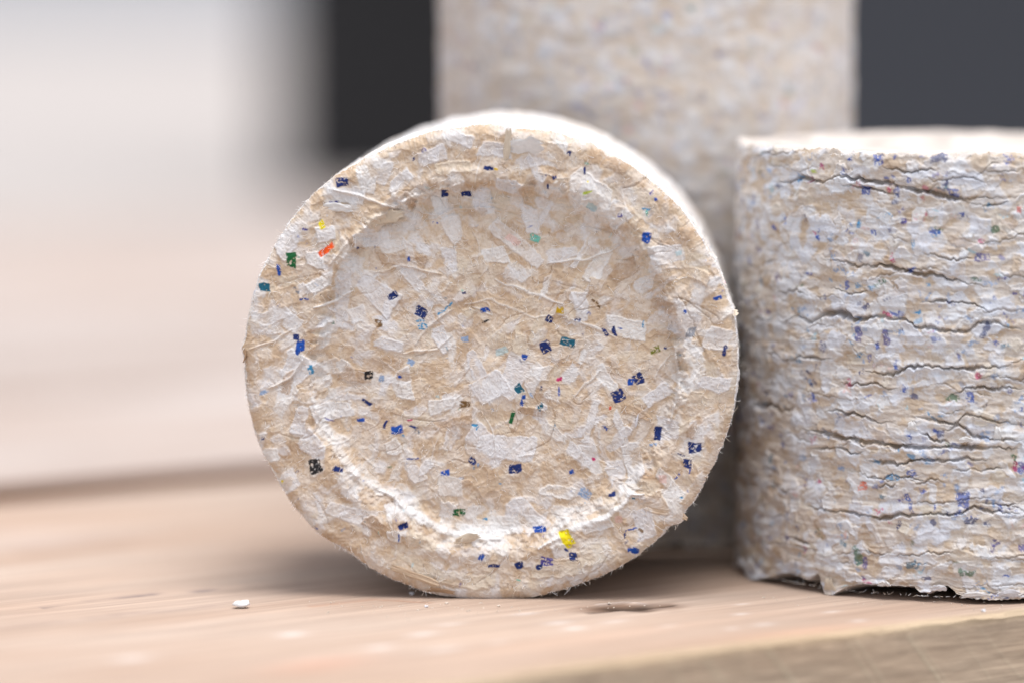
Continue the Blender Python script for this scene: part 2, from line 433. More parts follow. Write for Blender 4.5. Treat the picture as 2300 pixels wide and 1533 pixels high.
def simple_mat(name, col, rough=0.7, nscale=3.0, amt=0.15):
    m = bpy.data.materials.new(name); m.use_nodes = True; t = m.node_tree; b = t.nodes['Principled BSDF']
    tc = t.nodes.new('ShaderNodeTexCoord'); n = t.nodes.new('ShaderNodeTexNoise'); n.inputs['Scale'].default_value = nscale; n.inputs['Detail'].default_value = 4
    t.links.new(tc.outputs['Object'], n.inputs['Vector'])
    cr = t.nodes.new('ShaderNodeValToRGB'); cr.color_ramp.elements[0].position = 0.3; cr.color_ramp.elements[1].position = 0.7
    cr.color_ramp.elements[0].color = (*[c * (1 - amt) for c in col], 1); cr.color_ramp.elements[1].color = (*[c * (1 + amt) for c in col], 1)
    t.links.new(n.outputs['Fac'], cr.inputs[0]); t.links.new(cr.outputs[0], b.inputs['Base Color'])
    b.inputs['Roughness'].default_value = rough
    return m
def boxmesh(name, lo, hi, mat, parent=None, bev=0.0):
    import bmesh
    bm = bmesh.new(); bmesh.ops.create_cube(bm, size=1)
    for v in bm.verts:
        v.co = Vector([((lo[i] + hi[i]) / 2 + v.co[i] * (hi[i] - lo[i])) * K for i in range(3)])
    if bev: bmesh.ops.bevel(bm, geom=bm.edges[:], offset=bev * K, segments=3, affect='EDGES', profile=0.7)
    me = bpy.data.meshes.new(name); bm.to_mesh(me); bm.free(); me.materials.append(mat)
    o = bpy.data.objects.new(name, me); COL.objects.link(o)
    if parent: o.parent = parent
    return o
GZ = -1100
gm = simple_mat('pale_paving', s2l((160, 153, 149)), 0.85, 1.6, 0.06)
g = np.array([[[-3e5, -3e4, GZ], [3e5, -3e4, GZ]], [[-3e5, 9e5, GZ], [3e5, 9e5, GZ]]], float)
me = bpy.data.meshes.new('ground')
me.from_pydata([tuple(v * K) for v in g.reshape(-1, 3)], [], [(0, 1, 3, 2)]); me.materials.append(gm)
go = bpy.data.objects.new('ground', me); COL.objects.link(go); go['kind'] = 'structure'
road = simple_mat('grey_road', (0.20, 0.21, 0.23), 0.9, 1.6, 0.1)
me = bpy.data.meshes.new('road')
me.from_pydata([tuple(c * K for c in v) for v in [(-3e5, 1.15e5, GZ + 66), (3e5, 1.15e5, GZ + 66), (3e5, 9e5, GZ + 66), (-3e5, 9e5, GZ + 66)]], [], [(0, 1, 2, 3)]); me.materials.append(road)
ro = bpy.data.objects.new('road', me); COL.objects.link(ro); ro['kind'] = 'structure'
# battens carrying the planks
bw = simple_mat('batten_wood', s2l((170, 145, 120)), 0.7, 30, 0.1)
for k, s_ in enumerate((-2600, 2300)):
    o = boxmesh('batten', (s_, 120, GZ), (s_ + 700, 11700, -350.5), bw)
    o.location = (G0[0] * K, G0[1] * K, 0); o.rotation_euler = (0, 0, YAW)
    tag(o, 'squared timber batten under the %s ends of the planks' % ('left', 'right')[k], 'batten')
# dark blurred things behind
blk = simple_mat('black_plastic', (0.006, 0.0055, 0.007), 0.8, 20, 0.2)
YB = 37500
o = boxmesh('black_box', (-2150, YB, GZ), (500, YB + 2400, GZ + 7500), blk, bev=120)
lid = boxmesh('lid', (-2220, YB - 60, GZ + 7502), (570, YB + 2460, GZ + 8100), blk, parent=o, bev=100)
tag(o, 'blurred near-black upright box behind the lying briquette, left of the tall one', 'box')
gry = simple_mat('charcoal_board', (0.032, 0.035, 0.044), 0.8, 6, 0.1)
o = boxmesh('charcoal_board', (1550, 30000, GZ), (7800, 30500, GZ + 7000), gry, bev=60)
tag(o, 'blurred charcoal grey board in the background at the upper right', 'board')

# ------------------------------------------------------------------ lying briquette
FX, FY = 1100.0, 821.0          # face centre on the photo
RA, RB = 556.0, 535.0
def face_map():
    S = 1130; M = Map(S, S, 5); ox, oy = FX - S / 2, FY - S / 2; r = M.rng
    yy, xx = np.mgrid[0:S, 0:S]; X = xx + ox; Y = yy + oy
    th = np.arctan2(Y - 812, X - 1110)
    rr = np.hypot(X - 1114, (Y - 816) * 1.02)
    wob = 9 * M.wx + 4 * np.sin(3 * th + 1) + 5 * np.sin(5 * th)
    Rr = 407 + wob
    depth = 33 - 4 * np.sin(th)
    wall = 24 + 12 * np.clip(-np.sin(th) * np.cos(th) * 2, 0, 1) + 12 * np.clip(np.sin(th), 0, 1) + 3 * M.wy
    inner = sm(0, 1, (Rr - rr) / (wall * 1.6) + 0.5)
    M.h0 = -depth * inner + 4.5 * fbm(r, S, S, 100, 110, 2) + 1.2 * fbm(r, S, S, 30, 50, 2)
    M.h0 += 5 * np.exp(-((rr - Rr - wall) / 16) ** 2)
    M.h = M.h0.copy()
    M.h += 0.9 * fbm(r, S, S, 9, 12, 2)
    M.random_chips(230, (40, 120), (7, 24), alpha=(0.25, 0.75), pw=0.7, hh=(0.4, 1.8), tilt=2.2, rag=4, soft=(1.2, 4))
    M.random_chips(600, (12, 46), (7, 24), alpha=(0.2, 0.65), pw=0.5, hh=(0.3, 1.4), tilt=1.6, rag=5, soft=(1.2, 4))
    M.random_chips(620, (22, 80), (10, 36), alpha=(0.3, 0.88), pw=0.56, hh=(0.4, 2.0), tilt=1.9, rag=4, soft=(1.2, 5))
    W = [(825,406,60,38,90),(777,446,75,28,-5),(862,391,50,22,80),(898,410,60,25,40),(1016,520,60,35,-60),(834,546,70,30,5),(1008,596,60,25,85),
         (766,675,100,28,92),(845,667,90,45,-35),(611,713,65,30,25),(652,732,30,35,60),(989,770,55,28,-60),(726,758,60,22,88),(800,713,35,30,20),
         (645,550,60,45,40),(732,531,40,30,10),(709,588,35,30,5),(1031,312,60,25,-10),(970,353,60,30,15),(985,467,60,25,-80),(1190,497,65,30,88),
         (1159,554,130,28,-42),(1262,577,60,25,15),(1341,603,80,30,52),(1303,577,65,12,70),(1222,649,60,10,75),(1303,694,60,26,90),(1405,743,80,40,0),
         (1534,724,60,60,-20),(1322,444,90,75,-10),(1383,482,50,50,30),(1246,353,50,40,80),(1496,573,70,35,20),(1610,762,50,46,-20),(1110,580,50,30,20),
         (664,834,64,56,60),(633,898,70,40,45),(743,932,80,35,20),(671,951,60,25,80),(1065,826,60,26,-62),(1106,876,60,44,40),(993,917,60,25,5),
         (1087,1012,90,56,-35),(880,1012,30,30,20),(785,1163,100,35,-30),(883,1212,30,20,0),(1099,876,70,50,35),(1152,853,90,46,60),(1360,857,60,26,-48),
         (1197,857,70,25,60),(1562,974,54,30,-86),(1383,1076,70,28,90),(1190,1162,84,28,-56),(1137,1012,120,46,-10),(1477,891,62,25,38),(1606,864,60,30,-20),
         (1500,966,45,42,0),(1326,951,90,14,82),(1392,966,80,14,-70),(1246,981,50,20,-20),(1515,1121,50,50,40),(1129,1186,70,30,10),(880,560,50,24,10),
         (930,640,70,22,-50),(1450,640,50,26,20),(700,1010,60,40,-40),(600,1030,40,30,10),(1010,1100,50,40,0),(950,1060,40,20,30),(1250,1110,70,26,-20),
         (1340,1180,60,24,20),(1450,1180,40,60,10),(1110,340,30,60,85),(1140,420,50,26,-10),(1080,450,40,30,10),(640,1090,44,40,30),(1300,1030,60,20,-30),
         (1210,930,40,20,60),(1420,1040,40,70,10),(870,780,60,22,-20),(900,870,40,60,10),(770,840,30,50,20),(1540,860,50,26,-60),(720,640,60,22,30)]
    for (x, y, L, w, a) in W:
        M.chip(x - ox, y - oy, L * 1.08, w * 1.12, a, mixw(r), r.uniform(0.72, 0.97), r.uniform(1.2, 2.4), r.normal(0, 1.8), 2.4, r.uniform(1.0, 2.2), r.uniform(-.3, .3), None, r.uniform(-.25, .25), 0.7)
    for (x, y, L, w, a, c) in [(866,495,84,28,18,CREAM),(900,590,110,26,-6,BROWN),(790,850,76,28,-8,BROWN),(640,860,60,20,78,BROWN),(1000,960,120,16,12,BROWN),
         (910,853,44,22,-8,BROWN),(1190,930,20,60,80,BROWN),(835,1190,56,30,-30,BROWN),(1400,610,60,40,30,BROWN),(1240,350,40,60,60,TAN),(1360,370,90,26,-24,BROWN),
         (1430,930,70,22,-20,BROWN),(1560,620,60,26,-20,TAN),(1490,690,60,26,-8,BROWN),(690,430,60,16,45,BROWN),(700,440,30,60,30,TAN),(1110,690,90,40,-15,TAN),
         (1350,650,60,34,-10,TAN),(640,670,60,40,20,TAN),(1560,960,50,16,60,BROWN),(950,1225,60,24,-20,CREAM),(930,1270,110,34,-35,CREAM),(1040,1310,120,30,-8,CREAM),
         (1250,1280,120,40,5,CREAM),(1330,1250,60,40,20,CREAM),(1560,1120,60,40,50,TAN),(900,1180,40,40,10,BROWN),(1470,1130,40,50,10,TAN),(1020,380,80,30,10,CREAM)]:
        M.chip(x - ox, y - oy, L, w, a, c, 0.8, r.uniform(1, 2.8), r.normal(0, 2), 3.5, 2.2)
    for q in range(30):
        t = r.uniform(0.25, 0.92) * math.pi; R_ = 407 + r.uniform(-30, 16)
        M.chip(1114 + R_ * math.cos(t) - ox, 816 + R_ * math.sin(t) / 1.02 - oy, r.uniform(40, 90), r.uniform(16, 34), -math.degrees(t) + 90 + r.normal(0, 25), WHITE2, 0.65, 1.2, 1.5, 3, 2)
    for (pts, w, al, hh) in [([(750,432),(820,448),(885,470)],4,.5,5),([(705,695),(750,682),(792,660)],4,.8,6),([(1110,636),(1180,660),(1262,692)],4,.6,3),
         ([(1285,722),(1335,742),(1380,762)],4,.6,3),([(1515,780),(1524,860),(1508,940)],5,.5,6),([(1212,1236),(1275,1195),(1360,1162),(1440,1105)],8,.85,6),
         ([(850,1110),(940,1175),(1040,1215),(1120,1216)],9,.7,5),([(700,900),(730,985),(800,1075),(880,1130)],11,.55,3),([(740,600),(790,540),(850,490),(930,440),(1030,418)],6,.15,6),
         ([(1130,410),(1240,430),(1330,480),(1400,540)],6,.2,6),([(840,620),(900,606),(990,622)],3,.2,4),([(900,800),(980,790),(1010,760)],3,.3,4),
         ([(1350,838),(1310,870),(1290,900)],3,.5,3),([(950,500),(1040,470),(1120,480)],3,.2,3),([(1010,700),(960,740),(925,780)],3,.3,4),([(1230,600),(1330,585),(1390,560)],3,.6,5),
         ([(1040,690),(1100,680),(1200,720),(1240,715)],3,.4,2),([(560,790),(610,770),(650,745)],3,.3,4),([(600,880),(650,850),(690,800)],3.5,.4,5)]:
        M.strand([(x - ox, y - oy) for x, y in pts], w, WHITE2, al, hh)
    # creases: thin valleys
    for _ in range(50):
        x, y = r.uniform(60, S - 60, 2); a = r.normal(0, 0.7); L = r.uniform(40, 150); b = r.normal(0, 0.5)
        pts = [(x + L * k / 4 * math.cos(a + b * k / 4), y + L * k / 4 * math.sin(a + b * k / 4)) for k in range(5)]
        M.strand(pts, r.uniform(1.3, 2.6), BROWN, 0.28, -r.uniform(1.0, 3.2), 5)
    for _ in range(60):
        x, y = r.uniform(60, S - 60, 2); a = r.uniform(0, math.pi); L = r.uniform(25, 90); b = r.normal(0, 0.5)
        pts = [(x + L * k / 4 * math.cos(a + b * k / 4), y + L * k / 4 * math.sin(a + b * k / 4)) for k in range(5)]
        M.strand(pts, r.uniform(1.2, 2.6), WHITE2, r.uniform(0.2, 0.6), r.uniform(0.8, 2.4), 3)
    ink = [(768,416,30,20,10,'n'),(747,463,30,8,0,'v'),(997,440,16,20,0,'n'),(1046,440,24,12,10,'n'),(650,496,22,13,35,'o'),(724,510,14,18,20,'y'),(686,520,12,5,0,'v'),
        (734,567,42,14,30,'O'),(653,588,24,32,-10,'g'),(625,611,7,28,8,'b'),(592,650,30,20,3,'t'),(664,657,16,8,-30,'e'),(681,677,24,4,-15,'b'),(880,672,28,15,28,'n'),
        (944,709,26,24,-30,'n'),(944,736,22,22,10,'s'),(999,700,46,4,38,'s'),(1042,664,9,6,20,'n'),(1087,703,20,12,15,'b'),(1088,730,18,5,20,'k'),(1044,768,18,14,0,'p'),
        (660,762,14,14,0,'n'),(674,783,20,32,15,'b'),(743,732,10,6,0,'g'),(847,734,18,16,0,'w'),(803,563,8,5,0,'n'),(974,505,16,4,0,'b'),(917,588,5,14,0,'b'),(927,357,8,8,0,'n'),
        (951,340,12,8,30,'v'),(1099,384,22,10,-10,'n'),(1115,386,9,6,0,'u'),(1243,403,12,8,20,'n'),(1218,406,6,6,0,'n'),(1225,400,5,5,0,'n'),(1230,425,5,12,0,'n'),(1311,389,6,18,0,'n'),(1318,437,22,5,8,'l'),(1318,416,5,5,0,'y'),
        (1326,471,22,16,-20,'c'),(1390,488,14,8,0,'v'),(1447,475,22,5,-20,'s'),(1449,484,6,12,0,'a'),(1447,537,18,24,-20,'b'),(1523,571,14,10,0,'c'),(1199,543,24,18,-15,'a'),
        (1277,350,9,12,-30,'n'),(1256,703,18,14,-10,'u'),(1231,724,16,16,-35,'n'),(1297,724,14,9,0,'n'),(1377,749,10,26,0,'n'),(1358,753,9,18,15,'n'),(1393,742,10,4,0,'b'),
        (1337,688,30,7,-38,'w'),(1224,785,22,26,20,'n'),(1273,774,32,20,-20,'t'),(1470,790,22,15,15,'o'),(1492,786,8,8,0,'n'),(1625,787,9,26,-4,'n'),(1176,805,14,12,-40,'b'),
        (1443,732,3,18,-8,'s'),(1540,700,8,9,0,'b'),(1610,671,22,8,15,'b'),(1551,747,20,22,0,'e'),(823,851,20,20,10,'k'),(895,853,8,8,0,'b'),(853,859,13,18,-10,'p'),
        (919,821,18,14,-30,'p'),(692,836,12,24,10,'s'),(589,888,20,9,0,'p'),(821,910,26,7,-42,'n'),(1041,917,28,14,-5,'w'),(736,951,26,2.5,-38,'v'),(804,953,20,9,5,'b'),
        (861,963,8,20,-25,'n'),(890,972,28,17,10,'b'),(918,951,13,4,20,'m'),(926,968,22,6,-20,'n'),(934,979,16,10,-5,'e'),(904,985,4,10,20,'s'),(1065,963,18,6,-10,'s'),(1069,970,5,5,0,'s'),
        (703,1055,30,34,25,'k'),(758,1060,24,11,-5,'n'),(923,1042,24,3,0,'b'),(1059,1042,18,13,-30,'n'),(1073,1052,6,12,0,'p'),(997,1072,20,13,10,'b'),(872,1060,9,4,30,'g'),
        (1028,1158,26,16,-5,'g'),(904,1190,22,14,15,'n'),(895,1216,3,20,0,'b'),(1080,1258,12,16,-20,'b'),(1110,1278,28,7,0,'n'),(586,991,8,8,0,'n'),(668,1126,5,5,0,'n'),
        (709,1195,10,4,-20,'b'),(1165,878,18,20,30,'t'),(1255,857,14,10,0,'m'),(1255,885,3,26,5,'b'),(1214,876,4,10,15,'n'),(1171,904,9,24,-20,'b'),(1190,893,8,10,0,'p'),
        (1212,919,7,24,-5,'t'),(1148,944,9,32,-8,'g'),(1434,855,22,26,25,'n'),(1418,860,12,16,0,'b'),(1388,893,30,28,35,'n'),(1371,919,4,12,0,'r'),(1359,966,14,8,-30,'b'),(1478,978,17,32,-10,'n'),
        (1468,1003,18,6,0,'p'),(1561,1006,32,22,6,'n'),(1546,1042,18,20,0,'n'),(1530,1022,22,3,-15,'n'),(1551,1060,3,16,0,'b'),(1522,1070,18,4,35,'b'),(1157,1059,30,22,3,'n'),
        (1283,1064,12,10,0,'b'),(1375,1114,20,9,0,'n'),(1311,1114,30,22,-30,'p'),(1488,1076,18,18,0,'i'),(1150,545,40,14,-40,'i'),(1212,1197,28,15,15,'b'),(1275,1213,24,40,28,'y'),
        (1288,1254,18,22,10,'n'),(1272,1240,12,6,-30,'n'),(1422,1237,27,13,-15,'b'),(1229,1267,28,20,5,'v'),(1212,1278,20,8,5,'n'),(1166,1275,20,14,20,'n'),(1572,1118,8,8,0,'n'),
        (1418,1190,30,3,5,'b'),(1403,1203,3,16,0,'n'),(1439,1193,14,8,-20,'w'),(1335,1040,7,7,0,'m'),(1390,1167,20,14,0,'i'),(1087,1175,12,5,0,'s'),(1165,1310,12,4,0,'a'),(925,1280,4,12,0,'c'),
        (1124,795,30,16,20,'c'),(980,895,10,6,0,'c'),(1530,800,6,4,0,'s'),(1428,1125,8,4,0,'t'),(1530,1118,5,5,0,'s'),(1122,1094,8,3,0,'s'),(628,1090,8,6,0,'y'),(1458,437,12,8,30,'v'),(1468,452,8,8,0,'b')]
    for (x, y, w, h_, a, c) in ink:
        dense = c in 'nbkgtyO' and w * h_ > 150
        th_ = -0.62 if dense else -0.35
        if c in 'ic': th_ = -1.5
        M.ink(x - ox, y - oy, w * 0.94, h_ * 0.94, a, INKS[c], 0.98 if c not in 'ic' else 0.6, 0.5, 0, 2.2, 1.0, r.uniform(-.15, .15), th_, r.uniform(-.15, .15))
    for _ in range(70):
        c = r.choice(list('bbbnnpspvtca')); x, y = r.uniform(40, S - 40, 2)
        M.chip(x, y, r.uniform(4, 14), r.uniform(2, 5), r.uniform(0, 180), INKS[c], 0.6, 0, 0, 2.5, 1.0, 0, -0.1)
    for (x, y, L, w, a) in W[::3]:
        M.chip(x - ox + r.uniform(-30, 30), y - oy + r.uniform(-30, 30), L * .8, w * .5, a + r.uniform(-40, 40), TAN, 0.6, 0.5, 1, 5, 3)
    M.fibres(5200, 16, TAN2 * 1.05, 0.33, 0.9)
    M.fibres(2600, 22, WHITE2, 0.42, 1.2)
    M.fibres(3200, 12, BROWN * 1.05, 0.30, -0.7)
    M.flush_ink(); M.fibres(500, 14, WHITE2, 0.35, 0.8)
    M.h += 0.5 * M.f1 + 0.3 * M.f2
    # outer edge rolls over
    r2 = np.hypot((X - FX) / RA, (Y - FY) / RB)
    e = np.clip((r2 - 0.955) / 0.045, 0, 1)
    M.h -= 13 * e * e
    return M, ox, oy

def body_noise_map(Hh, W, seed, dense=1.0):
    """side wall of a briquette: small chips pressed flat, horizontal layering"""
    M = Map(Hh, W, seed, (24, 34), 0.3, 0.35); r = M.rng
    M.h0 = 4 * fbm(r, Hh, W, 60, 160, 2) + 2.4 * fbm(r, Hh, W, 14, 60, 2); M.h = M.h0 + 1.2 * fbm(r, Hh, W, 5, 16, 2)
    A = Hh * W / 1e6
    M.random_chips(int(1150 * A * dense), (16, 66), (9, 34), alpha=(0.35, 0.82), pw=0.8, hh=(0.4, 3.0), tilt=2.0, rag=6, soft=(1.2, 4), horiz=45)
    for _ in range(int((420 if dense > 0.9 else 900) * A)):
        c = r.choice(list('bbbbnnpppppsstgcvim'), p=None); x, y = r.uniform(0, W), r.uniform(0, Hh)
        k = r.integers(1, 4)
        for q in range(k):
            M.ink(x + r.normal(0, 8), y + r.normal(0, 6), r.uniform(5, 20), r.uniform(3, 12), r.normal(0, 45), INKS[c], r.uniform(0.4, 0.8), 0, 0, 4, 1.8, 0, r.uniform(-0.4, 0.05))
    return M

def lying():
    M, ox, oy = face_map()
    r = np.random.default_rng(21)
    nt_ = 1900; th = np.linspace(0, 2 * np.pi, nt_, endpoint=False)
    ct, stt = np.cos(th), np.sin(th)
    q = noise1(r, nt_, 26)
    rn = 3.0 * noise1(r, nt_, 150) + 2.2 * noise1(r, nt_, 30) + 1.4 * noise1(r, nt_, 8) + 2.5 * np.clip(q - 0.35, 0, 1) + 1.0 * r.uniform(-1, 1, nt_)
    def bump_at(x, y, amp, wid):
        a = math.atan2(-(y - FY) / RB, (x - FX) / RA)
        d = (th - a + np.pi) % (2 * np.pi) - np.pi
        return amp * np.exp(-(d * 545 / wid) ** 2)
    for (x, y, a, w) in [(1528, 1172, 12, 16), (1500, 1190, -6, 14), (548, 790, 6, 14), (1645, 700, 5, 10), (1180, 290, -6, 40), (1330, 330, 6, 12), (620, 1075, -5, 30), (980, 1338, 6, 40),
                         (790, 1240, -7, 50), (1400, 1268, 4, 30), (1610, 600, -3, 30), (1350, 345, 5, 8), (700, 432, 3, 20)]:
        rn = rn + bump_at(x, y, a, w)
    rn = rn - np.clip(rn, 0, 99) * np.exp(-((th - 1.5 * np.pi) / 0.22) ** 2) * 0.8       # the bottom sits flat
    fr = np.r_[0, np.linspace(0.004, 1, 340) ** 0.93]
    FRr, TH = np.meshgrid(fr, th, indexing='ij')
    ra = RA + rn; rb = RB + rn
    px = FRr * ra * np.cos(TH); pz = FRr * rb * np.sin(TH)
    mx = px * (RA / ra) + FX - ox; my = -(pz * (RB / rb)) + FY - oy
    hf = M.sample(M.h, mx, my); C = M.sample(M.col, mx, my)
    P = np.stack([px, -hf, pz], -1)
    # side wall
    L = 690
    B = body_noise_map(L + 40, int(2 * np.pi * 545), 31); B.flush_ink(); B.col = B.col * 0.5 + WHITE2 * 0.5  # wall colour whitened to imitate the overexposed light along its top
    ar = np.r_[np.linspace(0, 60, 24), np.linspace(64, L, 120)]
    hs_side = B.sample(B.h, *np.broadcast_arrays((th / (2 * np.pi) * (B.W - 2))[None, :], ar[:, None]))
    CS = B.sample(B.col, *np.broadcast_arrays((th / (2 * np.pi) * (B.W - 2))[None, :], ar[:, None]))
    w = np.exp(-ar / 14.0)[:, None]
    rad = rn[None, :] * (0.35 + 0.65 * w) + hs_side * (1 - w) * 0.8
    ax = ar[:, None] - hf[-1][None, :] * w
    PS = np.stack([(RA + rad) * ct, ax * np.ones_like(rad), (RB + rad) * stt], -1)
    PS[..., 0] *= (1 - 0.02 * sm(0, L, ar))[:, None]; PS[..., 2] = (PS[..., 2] + RB) * (1 - 0.006 * sm(0, L, ar))[:, None] - RB
    zlow = -(RB - 0.5); P[..., 2] = np.maximum(P[..., 2], zlow); PS[..., 2] = np.maximum(PS[..., 2], zlow)      # pressed flat where it rests
    # back end
    fb = np.linspace(1, 0, 50); PB = np.zeros((50, nt_, 3))
    PB[..., 0] = PS[-1, :, 0] * fb[:, None]; PB[..., 2] = PS[-1, :, 2] * fb[:, None]; PB[..., 1] = PS[-1, :, 1][None] - 35 * sm(0, 1, (0.74 - fb) / 0.06)[:, None]
    CB = np.ones((50, nt_, 3)) * TAN2
    # face grid reversed so that normals point out
    o = build('paper_briquette', [(P, C, True), (PS, CS, True), (PB, CB, True)], PAPER,
              loc=((FX - 1150), D, -zlow - 0.4), rotz=math.radians(-2.9))
    tag(o, 'round paper briquette lying on its side, its dished speckled end facing us', 'briquette', 'pressed paper briquettes')
    return o, rn, M, (ox, oy)
LY, RN, FM, FO = lying()

def face_pt(x, y, out=0.0):
    px, pz = x - FX, -(y - FY)
    h = float(FM.sample(FM.h, np.array([x - FO[0]]), np.array([y - FO[1]]))[0])
    return np.array([px, -h - out, pz])

def flake(name, parent, c, u, v, L, Wd, curl, color, seed, thick=1.6, twist=0.0):
    """torn sliver: a curled, ragged sheet with thickness; c,u,v local in photo pixels"""
    r = np.random.default_rng(seed); n, m = 26, 18
    u = np.array(u, float); u /= np.linalg.norm(u); v = np.array(v, float); v -= u * (u @ v); v /= np.linalg.norm(v); w = np.cross(u, v)
    a = np.linspace(-0.5, 0.5, n); b = np.linspace(-0.5, 0.5, m)
    jag = 1 + 0.25 * noise1(r, n, 4) ; jl = 1 + 0.18 * noise1(r, m, 3)
    A, Bq = np.meshgrid(a, b, indexing='ij')
    uu = A * L * jl[None, :]; vv = Bq * Wd * jag[:, None] * (1 - 0.5 * np.abs(2 * A) ** 3)
    ww = curl * (uu / L * 2) ** 2 * L * 0.25 + twist * uu * vv / L + 1.2 * fbm(r, n, m, 5, 5, 2)
    top = np.array(c) + uu[..., None] * u + vv[..., None] * v + ww[..., None] * w
    edge = (1 - np.clip(np.maximum(np.abs(2 * A), np.abs(2 * Bq)), 0, 1) ** 4)[..., None] * thick
    G = np.ones((n, m, 3)) * np.asarray(color) * (1 + 0.06 * fbm(r, n, m, 4, 4, 2))[..., None]
    return build(name, [(top + edge * w, G, False), ((top - edge * w)[::-1].copy(), G[::-1].copy(), False)], PAPER, parent=parent)
for i, (x, y, out, u, v, L, Wd, curl, c) in enumerate([
        (1182, 330, 9, (1, -.3, .1), (0, -.5, 1), 76, 40, 0.25, WHITE2), (1140, 330, 5, (.1, -.2, 1), (1, 0, 0), 74, 15, 0.1, CREAM),
        (1646, 706, 2, (.6, -.2, .5), (.5, -.7, -.6), 20, 18, 0.8, CREAM),
        (548, 806, 4, (.15, -.3, 1), (0, 1, .2), 34, 9, 0.3, BROWN), (930, 1300, 5, (1, -.1, -.35), (.2, -.2, 1), 110, 18, 0.1, TAN),
        (985, 1335, 3, (1, -.2, -.1), (.1, -.5, .8), 70, 14, 0.15, BROWN), (868, 494, 6, (1, -.15, .3), (0, -.2, 1), 84, 26, 0.12, CREAM),
        (1050, 1215, 5, (1, -.3, .3), (0, -.3, 1), 60, 20, 0.3, CREAM), (1530, 1160, 2, (1, 0, -.6), (.3, -.3, 1), 34, 16, 0.3, TAN),
        (1430, 950, 3, (.2, -.1, 1), (1, 0, 0), 30, 5, 0.2, WHITE), (760, 470, 4, (1, -.2, -.1), (0, -.2, 1), 70, 20, 0.15, WHITE2)]):
    p = face_pt(x, y, out)
    if out < 4 and (x > 1600 or x < 560 or y > 1320 or y < 330): p[1] = min(p[1], 8)
    flake('paper_flake', LY, p, u, v, L, Wd, curl, c, 100 + i)

def fuzz(parent, starts, dirs, lens, seed, name='fibre_fuzz', rad=0.55):
    r = np.random.default_rng(seed); n = len(starts); k = 6
    P = np.zeros((n, k, 3)); P[:, 0] = starts; d = np.array(dirs, float); d /= np.linalg.norm(d, axis=1)[:, None]
    bend = r.normal(0, 0.28, (n, 3))
    for j in range(1, k):
        P[:, j] = P[:, j - 1] + d * (lens[:, None] / (k - 1)); d = d + bend; d /= np.linalg.norm(d, axis=1)[:, None]
    grids_v, tris = [], []
    a = np.array([[1, 0, 0], [-0.5, 0.3, 0.8], [-0.5, -0.3, -0.8]]) * rad
    V = (P[:, :, None, :] + a[None, None] * (np.linspace(1, 0.35, k)[None, :, None, None]))        # n,k,3,3
    V = V.reshape(-1, 3)
    idx = np.arange(n * k * 3).reshape(n, k, 3)
    q = []
    for e in range(3):
        q.append(np.stack([idx[:, :-1, e], idx[:, :-1, (e + 1) % 3], idx[:, 1:, (e + 1) % 3], idx[:, 1:, e]], -1).reshape(-1, 4))
    Q = np.concatenate(q); me = bpy.data.meshes.new(name)
    me.vertices.add(len(V)); me.vertices.foreach_set('co', (V * K).astype(np.float32).ravel())
    me.loops.add(Q.size); me.loops.foreach_set('vertex_index', Q.astype(np.int32).ravel())
    me.polygons.add(len(Q)); me.polygons.foreach_set('loop_start', (np.arange(len(Q)) * 4).astype(np.int32)); me.update(calc_edges=True)
    at = me.color_attributes.new('tint', 'FLOAT_COLOR', 'POINT')
    c = np.where(r.random((n, 1)) < 0.6, WHITE2, TAN2); c = np.repeat(c, k * 3, axis=0)
    at.data.foreach_set('color', np.c_[c, np.ones(len(c))].astype(np.float32).ravel())
    me.materials.append(PAPER); o = bpy.data.objects.new(name, me); COL.objects.link(o); o.parent = parent; o['kind'] = 'stuff'
    return o
r = np.random.default_rng(77)
n = 900; a = r.uniform(0, 2 * np.pi, n); k_ = (a / (2 * np.pi) * len(RN)).astype(int) % len(RN)
rd = RN[k_] - r.uniform(0, 6, n)
S1 = np.stack([(RA + rd) * np.cos(a), r.uniform(2, 16, n), (RB + rd) * np.sin(a)], -1)
T1 = np.stack([-np.sin(a), 0 * a, np.cos(a)], -1) * r.choice([-1, 1], n)[:, None]
D1 = np.stack([np.cos(a), r.normal(-.2, .5, n), np.sin(a)], -1) * 0.5 + T1 * r.uniform(0.3, 1.2, n)[:, None]
L1 = r.uniform(5, 15, n) * (1 + 0.6 * (r.random(n) < 0.1))
m_ = 2600; b = r.uniform(0, 2 * np.pi, m_); rr_ = np.sqrt(r.uniform(0, 0.93, m_))
X2 = FX + RA * rr_ * np.cos(b); Y2 = FY - RB * rr_ * np.sin(b)
h2 = FM.sample(FM.h, X2 - FO[0], Y2 - FO[1])
S2 = np.stack([X2 - FX, -h2 + 0.3, -(Y2 - FY)], -1); aa = r.uniform(0, 2 * np.pi, m_)
D2 = np.stack([np.cos(aa), -np.full(m_, 0.25), np.sin(aa)], -1); L2_ = r.uniform(8, 26, m_)
keep = (S1[:, 2] > -RB + 14)
fuzz(LY, np.r_[S1[keep], S2], np.r_[D1[keep], D2], np.r_[L1[keep], L2_], 5)

